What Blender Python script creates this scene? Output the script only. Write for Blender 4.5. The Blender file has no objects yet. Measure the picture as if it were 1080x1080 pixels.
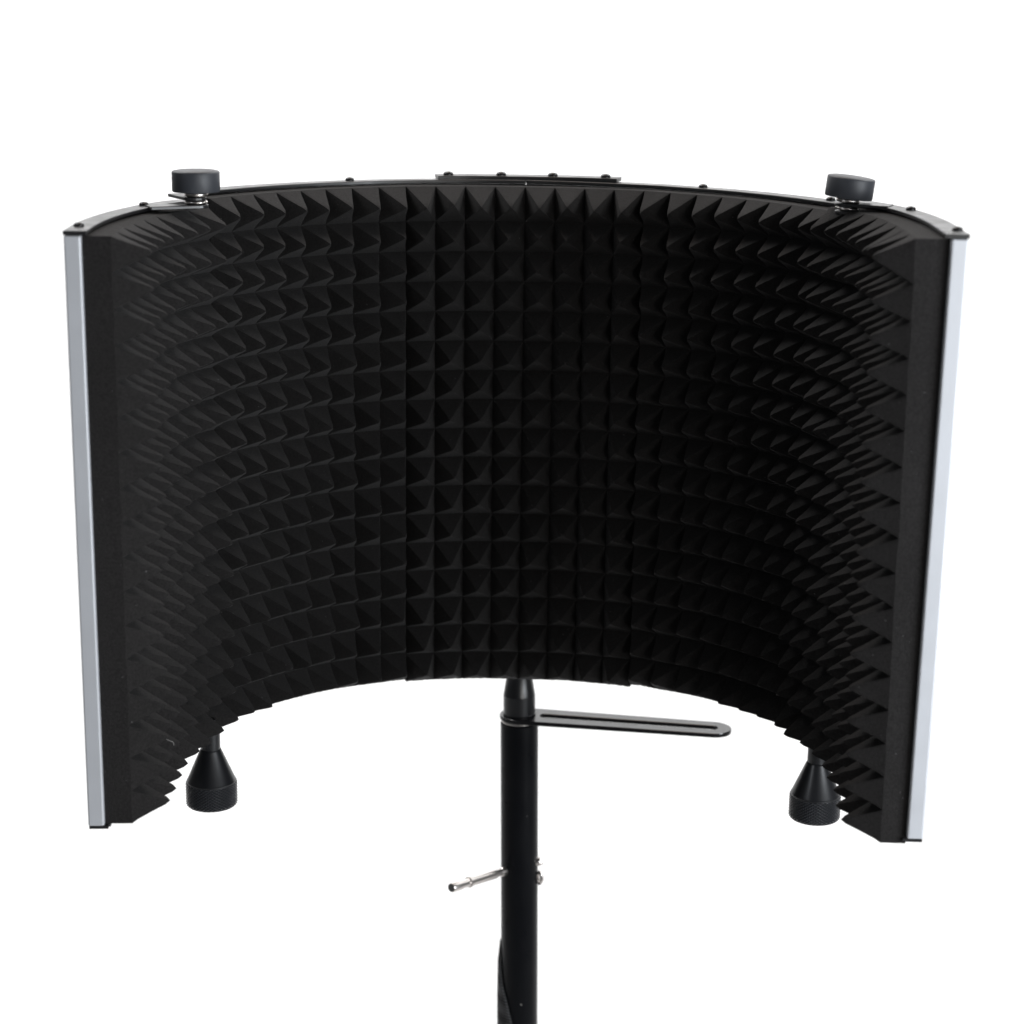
import bpy, bmesh, math, random
from mathutils import Vector, Matrix, noise
random.seed(4)
S = bpy.context.scene
C = S.collection

# ------------------------------------------------------------------ camera
cd = bpy.data.cameras.new('camera'); cam = bpy.data.objects.new('camera', cd); C.objects.link(cam)
r = Vector((0.99923176, 0.03702194, 0.01285593))
d = Vector((0.021608, -0.24677712, -0.96883133))
f = Vector((-0.03269546, 0.96836482, -0.24738751))
m = Matrix((r, -d, -f)).transposed().to_4x4()
m.translation = Vector((0.03635978901, -1.24518317, 0.42748987))
cam.matrix_world = m
cd.sensor_width = 36; cd.lens = 36 * 2109.55 / 1080; cd.clip_start = .05; cd.clip_end = 50
cd.dof.use_dof = True; cd.dof.focus_distance = 1.17; cd.dof.aperture_fstop = 7.5
S.camera = cam

# ------------------------------------------------------------------ world, lamps, exposure
w = bpy.data.worlds.new('World'); S.world = w; w.use_nodes = True
bg = w.node_tree.nodes['Background']; bg.inputs[0].default_value = (.96, .98, 1, 1); bg.inputs[1].default_value = .07

def lamp(name, loc, target, size, power, col, sy=None):
    l = bpy.data.lights.new(name, 'AREA'); l.shape = 'RECTANGLE'; l.size = size; l.size_y = sy or size
    l.energy = power; l.color = col
    o = bpy.data.objects.new(name, l); C.objects.link(o); o.location = loc
    o.rotation_euler = (Vector(target) - Vector(loc)).to_track_quat('-Z', 'Y').to_euler()
    return o
lamp('window_light', (.98, -.92, .12), (0, -.17, .14), .55, 17, (.91, .955, 1), .5)
lamp('window_light', (1.0, -2.2, .34), (0, -.1, .12), .6, 9, (1, .98, .96), .8)
lamp('window_light', (-1.4, -1.6, .95), (0, -.1, .0), .22, 3.2, (.90, .94, 1), .75)
lamp('ceiling_light', (-.1, .50, 1.8), (0, -.1, .1), .7, 11, (1, .87, .78))
lamp('backdrop_light', (-1.3, .8, 1.9), (-.5, 2.4, .2), 1.4, 75, (1, 1, 1))
lamp('backdrop_light', (1.3, .8, 1.9), (.5, 2.4, .2), 1.4, 75, (1, 1, 1))
S.view_settings.view_transform = 'Standard'; S.view_settings.look = 'None'
S.view_settings.gamma = 1; S.view_settings.exposure = 0; S.view_settings.use_curve_mapping = False
S.render.engine = 'CYCLES'

# ------------------------------------------------------------------ materials
def mat(name, col, rough=.5, metal=0, spec=.5, bump=None, speck=None, rvar=None, cvar=0, sheen=0, coat=0):
    M = bpy.data.materials.new(name); M.use_nodes = True
    nt = M.node_tree; N = nt.nodes; L = nt.links; B = N['Principled BSDF']
    B.inputs['Base Color'].default_value = (*col, 1); B.inputs['Roughness'].default_value = rough
    B.inputs['Metallic'].default_value = metal; B.inputs['Specular IOR Level'].default_value = spec
    B.inputs['Sheen Weight'].default_value = sheen; B.inputs['Sheen Roughness'].default_value = .5
    B.inputs['Coat Weight'].default_value = coat
    tc = N.new('ShaderNodeTexCoord'); vec = tc.outputs['Object']
    def noise_(scale, detail=2):
        n = N.new('ShaderNodeTexNoise'); n.inputs['Scale'].default_value = scale; n.inputs['Detail'].default_value = detail
        L.new(vec, n.inputs['Vector']); return n
    colsock = None
    if cvar:
        n = noise_(900, 1); rp = N.new('ShaderNodeMapRange'); rp.inputs[1].default_value = .3; rp.inputs[2].default_value = .7
        rp.inputs[3].default_value = 1 - cvar; rp.inputs[4].default_value = 1 + cvar
        L.new(n.outputs['Fac'], rp.inputs[0])
        n2 = noise_(14, 3); rp2 = N.new('ShaderNodeMapRange'); rp2.inputs[1].default_value = .3; rp2.inputs[2].default_value = .7
        rp2.inputs[3].default_value = 1 - cvar * .5; rp2.inputs[4].default_value = 1 + cvar * .5
        L.new(n2.outputs['Fac'], rp2.inputs[0])
        mu = N.new('ShaderNodeMath'); mu.operation = 'MULTIPLY'; L.new(rp.outputs[0], mu.inputs[0]); L.new(rp2.outputs[0], mu.inputs[1])
        vm = N.new('ShaderNodeVectorMath'); vm.operation = 'SCALE'; vm.inputs[0].default_value = col; L.new(mu.outputs[0], vm.inputs['Scale'])
        colsock = vm.outputs[0]
    if speck:
        sc, th, sw, scol = speck
        n = noise_(sc, 1); mr = N.new('ShaderNodeMapRange'); mr.inputs[1].default_value = th; mr.inputs[2].default_value = th + sw
        L.new(n.outputs['Fac'], mr.inputs[0])
        mx = N.new('ShaderNodeMix'); mx.data_type = 'RGBA'; L.new(mr.outputs[0], mx.inputs[0])
        if colsock: L.new(colsock, mx.inputs[6])
        else: mx.inputs[6].default_value = (*col, 1)
        mx.inputs[7].default_value = (*scol, 1); colsock = mx.outputs[2]
    if colsock: L.new(colsock, B.inputs['Base Color'])
    if rvar:
        n = noise_(rvar[0], 4); mr = N.new('ShaderNodeMapRange'); mr.inputs[1].default_value = .3; mr.inputs[2].default_value = .7
        mr.inputs[3].default_value = rough - rvar[1]; mr.inputs[4].default_value = rough + rvar[1]
        L.new(n.outputs['Fac'], mr.inputs[0]); L.new(mr.outputs[0], B.inputs['Roughness'])
    if bump:
        n = noise_(bump[0], 2); b = N.new('ShaderNodeBump'); b.inputs['Strength'].default_value = bump[1]
        b.inputs['Distance'].default_value = bump[2]; L.new(n.outputs['Fac'], b.inputs['Height']); L.new(b.outputs[0], B.inputs['Normal'])
    return M
M_foam = mat('charcoal_foam', (.0178, .0168, .0166), .95, spec=.12, bump=(1500, .55, .0006), cvar=.22, sheen=.03,
             speck=(620, .80, .02, (.12, .12, .12)))
M_alu = mat('satin_aluminium', (.53, .545, .575), .5, metal=.3, bump=(700, .12, .0002), rvar=(60, .05))
M_rim = mat('black_powder_coat', (.009, .009, .010), .38, spec=.6, bump=(1400, .15, .0002), rvar=(80, .06))
M_gloss = mat('gloss_black_metal', (.005, .005, .006), .22, spec=.5, rvar=(120, .05))
M_shell = mat('black_sheet_steel', (.014, .014, .016), .4, spec=.5)
M_knob = mat('soft_touch_rubber', (.034, .037, .044), .5, spec=.45, bump=(1100, .2, .0002), rvar=(90, .05))
M_turn = mat('turned_black_metal', (.005, .0055, .007), .32, metal=0, spec=.75)
M_knurl = mat('knurled_black_metal', (.014, .015, .018), .32, spec=.9)
M_chrome = mat('nickel_plate', (.76, .72, .69), .28, metal=1)
M_dark = mat('dark_steel_end', (.10, .10, .10), .4, metal=.6)
M_pole = mat('painted_black_tube', (.0030, .0034, .0045), .32, spec=.15, rvar=(50, .06), bump=(900, .08, .0002),
             speck=(330, .815, .01, (.3, .29, .27)))
M_strap = mat('black_webbing', (.024, .024, .026), .8, spec=.3)
M_fibre = mat('pale_thread', (.34, .33, .32), .6)
M_white = mat('white_backdrop_paper', (.86, .86, .86), .9, spec=.1, bump=(40, .05, .001))

nt = M_strap.node_tree; B_ = nt.nodes['Principled BSDF']          # cross ribs of the webbing
tc_ = nt.nodes.new('ShaderNodeTexCoord'); wv = nt.nodes.new('ShaderNodeTexWave'); wv.bands_direction = 'Z'
wv.inputs['Scale'].default_value = 150; wv.inputs['Distortion'].default_value = .6
nt.links.new(tc_.outputs['Object'], wv.inputs['Vector'])
bp_ = nt.nodes.new('ShaderNodeBump'); bp_.inputs['Strength'].default_value = 1; bp_.inputs['Distance'].default_value = .0006
nt.links.new(wv.outputs['Fac'], bp_.inputs['Height']); nt.links.new(bp_.outputs[0], B_.inputs['Normal'])
cr_ = nt.nodes.new('ShaderNodeMix'); cr_.data_type = 'RGBA'; cr_.inputs[6].default_value = (.002, .002, .002, 1); cr_.inputs[7].default_value = (.075, .075, .078, 1)
nt.links.new(wv.outputs['Fac'], cr_.inputs[0]); nt.links.new(cr_.outputs[2], B_.inputs['Base Color'])

# ------------------------------------------------------------------ helpers
def obj(name, verts, faces, material, parent=None, smooth=False, bevel=0, seg=2, ang=40):
    me = bpy.data.meshes.new(name); me.from_pydata([tuple(v) for v in verts], [], faces); me.update()
    bm = bmesh.new(); bm.from_mesh(me); bmesh.ops.recalc_face_normals(bm, faces=bm.faces); bm.to_mesh(me); bm.free()
    return fin(name, me, material, parent, smooth, bevel, seg, ang)
def fin(name, me, material, parent, smooth=False, bevel=0, seg=2, ang=40):
    o = bpy.data.objects.new(name, me); C.objects.link(o); me.materials.append(material)
    if smooth:
        me.polygons.foreach_set('use_smooth', [True] * len(me.polygons))
        if ang < 180: me.set_sharp_from_angle(angle=math.radians(ang))
    if bevel:
        b = o.modifiers.new('bevel', 'BEVEL'); b.width = bevel; b.segments = seg; b.limit_method = 'ANGLE'; b.angle_limit = math.radians(35)
    if parent: o.parent = parent; o.matrix_parent_inverse = Matrix.Translation(-parent.location)
    return o
def thing(name, loc, label, cat):
    o = bpy.data.objects.new(name, None); C.objects.link(o); o.location = loc; o.empty_display_size = .02
    o['label'] = label; o['category'] = cat; return o
def reparent(o, parent):                     # sub-part below a part that is a mesh at the origin of the world
    o.parent = parent; o.matrix_parent_inverse = Matrix.Identity(4)
def frame_of(p, axis, up=None):
    z = Vector(axis).normalized(); x = Vector(up or (1, 0, 0)); x = (x - z * x.dot(z)).normalized(); y = z.cross(x)
    M = Matrix((x, y, z)).transposed().to_4x4(); M.translation = Vector(p); return M
def lathe(name, prof, material, parent=None, M=Matrix.Identity(4), n=48, ang=35, closed=True):
    vs = []; fs = []
    for (rr, z) in prof:
        for k in range(n):
            a = 2 * math.pi * k / n; vs.append(M @ Vector((rr * math.cos(a), rr * math.sin(a), z)))
    for i in range(len(prof) - 1):
        for k in range(n):
            a, b = i * n + k, i * n + (k + 1) % n
            fs.append((a, b, b + n, a + n))
    if closed:
        fs.append(tuple(range(n))); fs.append(tuple((len(prof) - 1) * n + k for k in range(n)))
    return obj(name, vs, fs, material, parent, True, ang=ang)
def prism(name, outline, z0, z1, material, parent=None, M=Matrix.Identity(4), holes=None, bevel=.0005):
    """extrude an outline; with holes = one inner loop with as many points as the outline"""
    n = len(outline); vs = [M @ Vector((x, y, z0)) for x, y in outline] + [M @ Vector((x, y, z1)) for x, y in outline]; fs = []
    for k in range(n): fs.append((k, (k + 1) % n, (k + 1) % n + n, k + n))
    if holes:
        o = 2 * n
        vs += [M @ Vector((x, y, z0)) for x, y in holes] + [M @ Vector((x, y, z1)) for x, y in holes]
        for k in range(n):
            j = (k + 1) % n
            fs += [(o + k, o + j, o + j + n, o + k + n), (k, j, o + j, o + k), (k + n, j + n, o + j + n, o + k + n)]
    else: fs += [tuple(range(n)), tuple(range(n, 2 * n))]
    return obj(name, vs, fs, material, parent, False, bevel)

# ------------------------------------------------------------------ backdrop
vs = []; fs = []; prof = [(-3.2, -1.6), (-1, -1.6), (1.2, -1.6)]
for k in range(1, 13):
    a = math.pi / 2 * k / 12; prof.append((1.2 + 1.2 * math.sin(a), -.4 - 1.2 * math.cos(a)))
prof += [(2.4, .6), (2.4, 2.6)]
for (y, z) in prof: vs += [(-7, y, z), (0, y, z), (7, y, z)]
for i in range(len(prof) - 1):
    for j in range(2): fs.append((3*i+j, 3*i+j+1, 3*i+j+4, 3*i+j+3))
bd = obj('backdrop', vs, fs, M_white, None, True, ang=180); bd['kind'] = 'structure'

# ------------------------------------------------------------------ plan curve of the shield (foam valley line)
RV = [(0, -.007), (.0335, -.0085), (.072, -.017), (.09, -.025), (.1165, -.039), (.1425, -.0605), (.160, -.080), (.1735, -.0975), (.1770, -.1035)]
RW = [(.1770, -.1035), (.1840, -.1145), (.1918, -.135), (.1988, -.165), (.2024, -.200), (.2028, -.230), (.2026, -.257)]
LW = [(-.1770, -.1035), (-.1840, -.1145), (-.191, -.135), (-.1975, -.165), (-.201, -.200), (-.2008, -.230), (-.1990, -.2535)]
def spline(P, n=40):
    P = [Vector((*p, 0)) for p in P]; P = [2 * P[0] - P[1]] + P + [2 * P[-1] - P[-2]]; out = []
    for i in range(1, len(P) - 2):
        for k in range(n):
            t = k / n; a, b, c, e = P[i-1], P[i], P[i+1], P[i+2]
            out.append(.5 * ((2*b) + (c-a)*t + (2*a-5*b+4*c-e)*t*t + (3*b-a-3*c+e)*t**3))
    out.append(P[-2]); return out
class Curve:
    """arc-length curve, s grows from left to right; nrm points outwards (away from the foam tips)"""
    def __init__(s, pts, sm=0):
        s.p = pts; s.l = [0]
        for a, b in zip(pts, pts[1:]): s.l.append(s.l[-1] + (b - a).length)
        s.L = s.l[-1]
    def pos(s, t):
        if t <= 0: a, b = s.p[0], s.p[1]; return a + (b - a).normalized() * t
        if t >= s.L: a, b = s.p[-2], s.p[-1]; return b + (b - a).normalized() * (t - s.L)
        lo, hi = 0, len(s.l) - 1
        while hi - lo > 1:
            mid = (lo + hi) // 2
            if s.l[mid] <= t: lo = mid
            else: hi = mid
        u = (t - s.l[lo]) / (s.l[hi] - s.l[lo]); return s.p[lo].lerp(s.p[hi], u)
    def nrm(s, t, e=.012):
        a = s.pos(max(0, t - e)); b = s.pos(min(s.L, t + e)); d = (b - a).normalized()
        return Vector((-d.y, d.x, 0))
mid = [Vector((-p.x, p.y, 0)) for p in reversed(spline(RV))] + spline(RV)[1:]
Cmid = Curve(mid)
CRW = Curve(spline(RW)); CLW = Curve(list(reversed(spline(LW))))
H = .3145; ROWS = 17; CELL = .0185
DL, DR = -.0030, .0030                         # play in the hinges: the left wing hangs lower, the right one sits higher
XC = Cmid.L / 2
WT = .0024                                     # the right wing leans outwards towards its top
S0 = None
# arc position where |x| = .072
for i in range(2000):
    t = XC + i * .0001
    if Cmid.pos(t).x >= .0725: S0 = t - XC; break

shield = thing('acoustic_shield', (0, -.12, 0), 'curved black foam-lined acoustic shield with silver side edges, mounted on the black pole', 'acoustic shield')

# ------------------------------------------------------------------ foam
SUB = 12
def foam(curve, s0, s1, cols, zoff, tip=.0215, base=.0145, lean=0, z_drop=0, seed=0, blend=.35, ext=(0, 0), wt=0):
    rnd = random.Random(seed)
    jit = {}
    for i in range(cols):
        for j in range(ROWS):
            jit[i, j] = (rnd.gauss(0, .00035), rnd.gauss(0, .00035), 1 + rnd.gauss(0, .025))
    nu, nv = cols * SUB, ROWS * SUB
    vs = []; fs = []
    ncen = curve.nrm((s0 + s1) / 2, (s1 - s0) / 2)
    for b in range(nv + 1):
        for a in range(nu + 1):
            i = min(a // SUB, cols - 1); j = min(b // SUB, ROWS - 1)
            u = (a / SUB - i) * 2 - 1; v = (b / SUB - j) * 2 - 1
            t = s0 + (s1 - s0) * a / nu; z = H * b / nv
            P = curve.pos(t)
            tc = s0 + (s1 - s0) * (i + .5) / cols
            nc = curve.nrm(tc); nn = (nc * (1 - blend) + ncen * blend).normalized()
            mm = (abs(u) ** 20 + abs(v) ** 20) ** (1 / 20)
            mm = min(1, mm); hgt = 1 - mm
            hgt = hgt ** 1.04
            # rounded tip
            hgt = hgt if hgt < .80 else .80 + (1 - math.exp(-(hgt - .80) / .11)) * .15
            ju, jv, jh = jit[i, j]
            tan = Vector((nc.y, -nc.x, 0))
            k = hgt * jh * tip
            q = P - nn * k + (tan * ju + Vector((0, 0, jv))) * hgt * 2
            wob = noise.noise(Vector((t * 60 + seed, z * 60, 0))) * .0005
            q -= nn * (wob)
            q += nn * (-lean * (z / H))
            ex = ext[0] + (ext[1] - ext[0]) * a / nu
            q.z += z + zoff - z_drop * (1 - z / H) + ex * max(0, (z - 16 * CELL) / CELL)
            q.x -= wt * (1 - z / H)
            if b == 0: q.z += noise.noise(Vector((t * 900, seed, 3))) * .0004
            vs.append(q)
    W = nu + 1
    for b in range(nv):
        for a in range(nu):
            q0, q1, q2, q3 = b*W+a, b*W+a+1, (b+1)*W+a+1, (b+1)*W+a
            if (a % SUB < SUB // 2) == (b % SUB < SUB // 2): fs += [(q0, q1, q2), (q0, q2, q3)]
            else: fs += [(q0, q1, q3), (q1, q2, q3)]
    o = len(vs)                                # back sheet, one row at the bottom and one at the top
    for zz in (0, H):
        for a in range(nu + 1):
            t = s0 + (s1 - s0) * a / nu; P = curve.pos(t) + curve.nrm(t) * base; P.z = zz + zoff - (z_drop if zz == 0 else 0) + ((ext[0] + (ext[1] - ext[0]) * a / nu) if zz else 0); P.x -= wt * (1 - zz / H); vs.append(P)
    for a in range(nu):
        fs += [(o+a, o+a+1, o+W+a+1, o+W+a)]
    e0 = len(vs)                               # the cut top and bottom faces keep crisp edges too
    vs += [vs[a].copy() for a in range(W)] + [vs[nv*W+a].copy() for a in range(W)]
    for a in range(nu):
        fs += [(e0+a, e0+a+1, o+a+1, o+a), (e0+W+a, e0+W+a+1, o+W+a+1, o+W+a)]
    for c0, back in ((0, (o + W, o)), (nu, (o + W + nu, o + nu))):      # cut end faces, with their own crisp edge
        k0 = len(vs); vs += [vs[b*W+c0].copy() for b in range(nv + 1)] + [vs[i].copy() for i in back]
        fs.append(tuple(range(k0, k0 + nv + 3)))
    return obj('foam_lining', vs, fs, M_foam, shield, True, ang=46)
g = .0001
foam(Cmid, XC - S0 + g, XC + S0 - g, 8, 0, seed=1, z_drop=.0012, blend=0, ext=(.0028, .0024))
foam(Cmid, g, XC - S0 - g, 8, 0, seed=2, ext=(.0018, .0028))
foam(Cmid, XC + S0 + g, 2 * XC - g, 8, 0, seed=3, z_drop=-.0006, ext=(.0024, .0004))
f_left = foam(CLW, 0, CLW.L - .001, 8, DL, seed=4, blend=.2)
foam(CRW, .001, CRW.L, 8, DR - .004, seed=5, ext=(.004, .004), lean=.0036, blend=.2, wt=WT, base=.0131)

# ------------------------------------------------------------------ shell panels, rims, trims
def strip(name, curve, s0, s1, o0, o1, z0, z1, material, parent, n=40, bevel=.0004, slope=0, top_only=False):
    vs = []; fs = []
    for k in range(n + 1):
        t = s0 + (s1 - s0) * k / n; P = curve.pos(t); N = curve.nrm(t)
        for (o, z) in ((o0, z0), (o1, z0), (o1, z1), (o0, z1)):
            q = P + N * o; q.z = z
            if curve is CRW: q.x -= WT * (1 - z / H)
            if not top_only or z > H / 2: q.z += slope[0] + (slope[1] - slope[0]) * k / n if slope else 0
            vs.append(q)
    for k in range(n):
        for j in range(4): a = 4*k+j; b = 4*k+(j+1) % 4; fs.append((a, b, b+4, a+4))
    fs += [(0, 1, 2, 3), (4*n, 4*n+1, 4*n+2, 4*n+3)]
    return obj(name, vs, fs, material, parent, True, bevel, ang=30)
def screw(curve, s, off, z, parent, r=.0027, h=.0021, yaw=0):
    P = curve.pos(s) + curve.nrm(s) * off; P.z = z
    o = lathe('screw', [(r, 0), (r * 1.02, h * .35), (r * .93, h * .7), (r * .7, h * .95), (r * .46, h), (r * .44, h * .6)], M_gloss, None,
              frame_of(P, (0, 0, 1)), n=20, ang=50)
    reparent(o, parent); return o
OUT = .0230
RB, RT = H + .0008, H + .0030                  # underside and top of the upper rims
def IN(curve): return .0012 if curve is CRW else 0
def panel(curve, s0, s1, dz, screws, rise=(0, 0)):
    strip('shell_panel', curve, s0, s1, .0150 - IN(curve), OUT - .0006 - IN(curve), dz + .0003, H + dz + .0002, M_shell, shield, slope=rise, top_only=True)
    rt = strip('rim', curve, s0, s1, .0115 - IN(curve), OUT - IN(curve), RB + dz, RT + dz, M_rim, shield, slope=rise)
    for s in screws: screw(curve, s, .0182, RT + dz - .0001 + rise[0] + (rise[1] - rise[0]) * (s - s0) / (s1 - s0), rt)
    strip('rim', curve, s0, s1, .0115 - IN(curve), OUT - IN(curve), dz - .0022, dz - .0004, M_rim, shield)
    return rt
def arc_at(curve, x, off=.0182):
    best = min(range(1001), key=lambda k: abs((curve.pos(curve.L*k/1000) + curve.nrm(curve.L*k/1000)*off).x - x)); return curve.L * best / 1000
def arc_y(curve, y, off=.0182):
    best = min(range(1001), key=lambda k: abs((curve.pos(curve.L*k/1000) + curve.nrm(curve.L*k/1000)*off).y - y)); return curve.L * best / 1000
panel(Cmid, .004, XC - .0001, 0, [arc_at(Cmid, -.1075), .022], (.0018, .0028))
panel(Cmid, XC + .0001, 2 * XC - .004, 0, [arc_at(Cmid, .1085), 2 * XC - .022], (.0028, .0006))
panel(CLW, .0005, CLW.L - .002, DL, [.0160, arc_y(CLW, -.131)])
panel(CRW, .002, CRW.L - .0005, DR, [CRW.L - .0115, arc_y(CRW, -.146)])
# silver edge trims on the free ends of the wings
def trim(curve, at_end, dz):
    s = curve.L if at_end else 0
    P = curve.pos(s); N = curve.nrm(s); T = Vector((N.y, -N.x, 0)) * (1 if at_end else -1)
    outl = []
    a, b, dpt = (.0132, .0217, .0036) if at_end else (.0144, .0229, .0036)
    def pt(o, t): q = P + N * o + T * t; return (q.x, q.y)
    rr = .0011
    outl = [pt(a, -.010), pt(a, dpt - rr)]
    for k in range(1, 5): an = math.pi/2*k/5; outl.append(pt(a + rr - rr*math.cos(an), dpt - rr + rr*math.sin(an)))
    outl += [pt(a + rr, dpt), pt(b - rr, dpt)]
    for k in range(1, 5): an = math.pi/2*k/5; outl.append(pt(b - rr + rr*math.sin(an), dpt - rr + rr*math.cos(an)))
    outl += [pt(b, dpt - rr), pt(b, -.010)]
    M = Matrix.Identity(4)
    if at_end: M[0][2] = WT / H; M[0][3] = -WT
    return prism('edge_trim', outl, dz + .0001, H + dz + .0004, M_alu, shield, M, bevel=.0006)
trim(CLW, False, DL); trim(CRW, True, DR)
# black caps: the rims end over the trims
for cv, end, dz in ((CLW, False, DL), (CRW, True, DR)):
    s0, s1 = ((-.0040, .0004) if not end else (cv.L - .0004, cv.L + .0040))
    strip('rim_end', cv, s0, s1, .0115 - IN(cv), OUT - IN(cv), RB + dz + .00005, RT + dz - .00005, M_rim, shield, n=2, bevel=0)
    strip('rim_end', cv, s0 + (.002 if not end else 0), s1 - (.002 if end else 0), .0125 - IN(cv), .0226 - IN(cv), dz - .0022, dz - .0005, M_rim, shield, n=2, bevel=0)

# bridge plate over the joint of the two upper rims, four screws
bz0, bz1 = RT + .0024, RT + .0049
bp = strip('bridge_plate', Cmid, XC - .0515, XC + .0535, .0140, .0290, bz0, bz1, M_rim, shield, bevel=.0003)
prism('spacer', [(-.012, .0085), (.012, .0085), (.012, .015), (-.012, .015)], RT + .0022, bz0 + .0001, M_rim, shield)
for x in (-.0450, -.0150, .0160, .0460): screw(Cmid, XC + x, .0185, bz1 - .0001, bp, r=.0031, h=.0023)

# ------------------------------------------------------------------ hinges: thumb knob above, turned cone knob below
def hinge(x, y, dz, tilt, side):
    top = H + (.0032 if side < 0 else .0050)
    ax = Vector((math.sin(tilt), 0, math.cos(tilt)))
    o = Vector((x, y, top))
    Mk = frame_of(o, ax)
    R_ = .0133
    kb = .0046; kh = .0124
    k1 = kb + kh
    lathe('thumb_knob', [(.006, kb), (R_*.97, kb), (R_, kb + .0006), (R_, k1 - .0019), (R_*.99, k1 - .0014), (R_*.95, k1 - .0009), (R_*.8, k1 - .0005), (R_*.6, k1 - .0003), (R_*.3, k1 - .0001), (R_*.05, k1)],
          M_knob, shield, Mk, n=64, ang=50)
    lathe('hinge_bolt', [(.0030, -.0050 if side < 0 else -.0075), (.0040, -.0047 if side < 0 else -.0068), (.0040, -.0040), (.0034, -.0038), (.0034, kb + .0002)], M_gloss, shield, Mk)
    lathe('washer', [(.0044, .0018), (.0060, .0021), (.0066, .0028), (.0066, .0036), (.0060, .0043), (.0044, .0045)], M_chrome, shield, Mk, ang=60)
    lathe('washer', [(.0044, -.0022), (.0058, -.0020), (.0064, -.0014), (.0064, -.0009), (.0058, -.0003), (.0044, -.0001)], M_chrome, shield, Mk, ang=60)
    # turned knob below
    prof = [(.0034, .010), (.0034, .0022), (.0058, .0020), (.0058, -.0085), (.0061, -.0088), (.0064, -.0094), (.0143, -.0280), (.0147, -.0285), (.0147, -.0297)]
    Mb = frame_of((x, y, 0 if side < 0 else -.0016), (0, 0, 1))
    tn = lathe('cone_knob', prof, M_turn, shield, Mb, n=64, ang=30)
    # knurled grip as real diamond relief
    n, rows = 70, 16; vs = []; fs = []
    z0, z1 = -.0291, -.0438
    for j in range(rows + 1):
        for k in range(n):
            e = 0 if j in (0, rows) else (.00052 if (j + k) % 2 else -.00040)
            a = 2 * math.pi * k / n; rr = .0150 + e - (.0005 if j in (0, rows) else 0)
            vs.append(Mb @ Vector((rr*math.cos(a), rr*math.sin(a), z0 + (z1 - z0) * j / rows)))
    for j in range(rows):
        for k in range(n):
            a, b = j*n+k, j*n+(k+1) % n
            if (j + k) % 2: fs += [(a, b, a+n), (b, b+n, a+n)]
            else: fs += [(a, b, b+n), (a, b+n, a+n)]
    fs += [tuple(range(n)), tuple(rows*n+k for k in range(n))]
    gr = obj('knurled_grip', vs, fs, M_knurl, None); reparent(gr, tn)
    return Mk
LX, LY, RX, RY = -.1803, -.126, .1826, -.118
hinge(LX, LY, DL, 0.0, -1)
hinge(RX, RY, DR, .11, 1)
# tongues that reach from the rims to the hinge bolts
def tongue(p0, p1, w, z, t=.0020, nm='hinge_tongue'):
    a = Vector((*p0, 0)); b = Vector((*p1, 0)); dd = (b - a).normalized(); n = Vector((-dd.y, dd.x, 0)); outl = []
    outl.append(a + n*w); outl.append(a - n*w)
    for k in range(0, 13): an = -math.pi/2 + math.pi*k/12; q = b + dd*math.cos(an)*w + n*math.sin(an)*w; outl.append(q)
    return prism(nm, [(q.x, q.y) for q in outl], z, z + t, M_rim, shield, bevel=.0004)
tongue((-.205, -.139), (LX, LY), .0068, H + .0032 - .0044, .0020)
tongue((-.1942, -.106), (LX - .001, LY), .0066, H + .0032 - .0001, .0018)
tongue((.2055, -.127), (RX, RY), .0068, H + .0050 - .0001, .0018)
tongue((.1955, -.093), (RX, RY), .0066, H + .0050 - .0042, .0018)

# thread caught on the foam tips of the left wing
def tube(name, pts, r, material, parent=None, n=8):
    vs = []; fs = []; pts = [Vector(p) for p in pts]
    for i, p in enumerate(pts):
        t = (pts[min(i+1, len(pts)-1)] - pts[max(i-1, 0)]).normalized(); M = frame_of(p, t, (0, 0, 1) if abs(t.z) < .9 else (1, 0, 0))
        for k in range(n): a = 2*math.pi*k/n; vs.append(M @ Vector((r*math.cos(a), r*math.sin(a), 0)))
    for i in range(len(pts) - 1):
        for k in range(n): a, b = i*n+k, i*n+(k+1) % n; fs.append((a, b, b+n, a+n))
    fs += [tuple(range(n)), tuple((len(pts)-1)*n+k for k in range(n))]
    return obj(name, vs, fs, material, parent, True, ang=80)

th = tube('loose_thread', [(-.1905, -.2290, .0375), (-.1875, -.2275, .0365), (-.1845, -.2262, .0348), (-.1815, -.2252, .0330), (-.1812, -.2250, .0312)], .00011, M_fibre, shield, 5)

# ------------------------------------------------------------------ stand
PT = Vector((.0004, .021, -.0405)); PD = Vector((.0138, 0, -1)).normalized()
def on_pole(z): return PT + PD * ((PT.z - z) / -PD.z)
stand = thing('mic_stand', (.0219, .021, -1.6), 'black round metal pole stand with worn paint, holding up the shield', 'microphone stand')
Mp = frame_of(PT, -PD)
RP = .0127
lathe('pole', [(RP, -1.56), (RP, -.0008), (RP - .0006, 0)], M_pole, stand, Mp, n=96)
lathe('collar', [(RP - .0013, 0), (RP - .0006, .0004), (RP - .0006, .0012), (RP - .0013, .0016)], M_chrome, stand, Mp, n=64)
lathe('spigot', [(.0107, .0050), (.0107, .0190), (.0105, .0195), (.0087, .0310), (.0087, .045)], M_turn, stand, Mp, n=64, ang=20)
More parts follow.
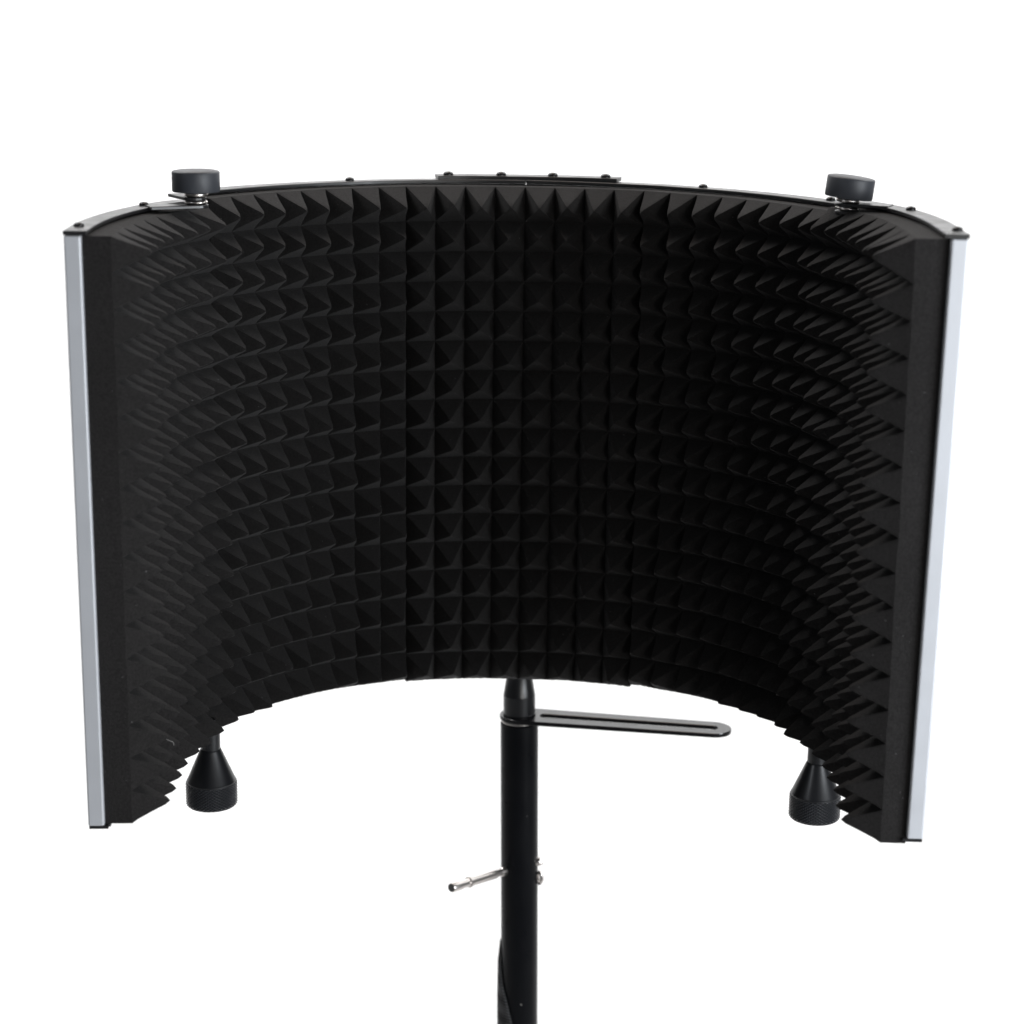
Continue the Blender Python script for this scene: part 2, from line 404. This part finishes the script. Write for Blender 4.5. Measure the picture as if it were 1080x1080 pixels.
# bracket: round-ended flat arm with a long slot, clamped between pole and spigot
def rounded(cx0, cx1, r, n=16, y=0, r0=None):
    r0 = r0 or r
    pts = []
    for k in range(n + 1): a = -math.pi/2 + math.pi*k/n; pts.append((cx1 + r*math.cos(a), y + r*math.sin(a)))
    for k in range(n + 1): a = math.pi/2 + math.pi*k/n; pts.append((cx0 + r0*math.cos(a), y + r0*math.sin(a)))
    return pts
arm = thing('mounting_arm', (0, .021, -.0385), 'flat black metal arm with a long slot, clamped on top of the pole', 'mounting arm')
ang = math.radians(-7.5)
Ma = Matrix.Translation((PT.x, PT.y, -.0386)) @ Matrix.Rotation(ang, 4, 'Z')
Rr = .0114
prism('slotted_plate', rounded(0, .1304, Rr, r0=.0133), 0, .0030, M_gloss, arm, Ma, holes=rounded(.0178, .1290, .0037), bevel=.0006)
# the disc inside the plate's clamped end is the spigot's own flange
lathe('spigot_flange', [(.0110, .0052), (.0110, .0062), (.0104, .0064)], M_gloss, stand, Mp)

# locking pin, pointing to the left and towards the viewer
A = on_pole(-.1462) + Vector((-.0090, -.0075, 0)); B = Vector((-.0415, -.026, -.1415))
dirp = (B - A); Lp = dirp.length; Mq = frame_of(A, dirp)
pin = lathe('locking_pin', [(.0030, -.004), (.0030, .004), (.0025, .0045), (.0025, .010), (.0031, .0105), (.0031, Lp*.66), (.0037, Lp*.665), (.0037, Lp*.69), (.0028, Lp*.695), (.0028, Lp*.83), (.0033, Lp*.835), (.0033, Lp*.985), (.0030, Lp)], M_chrome, stand, Mq, n=32)
pt = lathe('pin_tip', [(.0029, Lp - .0002), (.0027, Lp + .0006)], M_dark, None, Mq, n=32); reparent(pt, pin)
pp = on_pole(-.1408) + Vector((.0133, -.003, 0))
b1 = lathe('bolt', [(.0030, -.002), (.0030, .0014), (.0024, .0020), (.0015, .0034)], M_chrome, stand, frame_of(pp, (1, -.25, .1)), n=24)
pp = on_pole(-.1525) + Vector((.0130, -.0035, 0))
ringpts = [(.0042*math.cos(t*math.pi/8)*.35, .0042*math.sin(t*math.pi/8)) for t in range(17)]
tube('ring', [pp + Vector((.001 + x, -x * .6, y)) for x, y in ringpts], .0013, M_chrome, stand)

# webbing strap coming round from behind the pole
strap = thing('nylon_strap', (-.01, .01, -.2), 'ribbed black webbing strap hanging against the lower left side of the pole', 'strap')
vs = []; fs = []; n = 640
ztop, zbot = -.201, -.330
for k in range(n + 1):
    u = k / n; z = ztop + (zbot - ztop) * u; c = on_pole(z)
    off = 0.0011 + .00042 * math.sin(k * math.pi / 4.5)
    e = min(1, u / .62)
    a_back = math.radians(178 - 8 * u)
    Z = [(-.200, 182), (-.207, 192), (-.231, 211), (-.2455, 236), (-.265, 258), (-.33, 300)]
    for (za, aa), (zb_, ab) in zip(Z, Z[1:]):
        if zb_ <= z <= za: a_front = math.radians(aa + (ab - aa) * (za - z) / (za - zb_)); break
    nn = 10
    for j in range(nn + 1):
        a = a_back + (a_front - a_back) * j / nn
        bulge = .0012 * math.sin(math.pi * min(1, u * 1.2)) * (1 - j / nn)
        rr = RP + off * min(1, .15 + u * 7) + bulge * .8
        vs.append(c + Vector((rr*math.cos(a), rr*math.sin(a), 0)))
for k in range(n):
    for j in range(10): a = k*11+j; fs.append((a, a+1, a+12, a+11))
st = obj('webbing', vs, fs, M_strap, strap, True, ang=180)
so = st.modifiers.new('thick', 'SOLIDIFY'); so.thickness = .0011; so.offset = 0
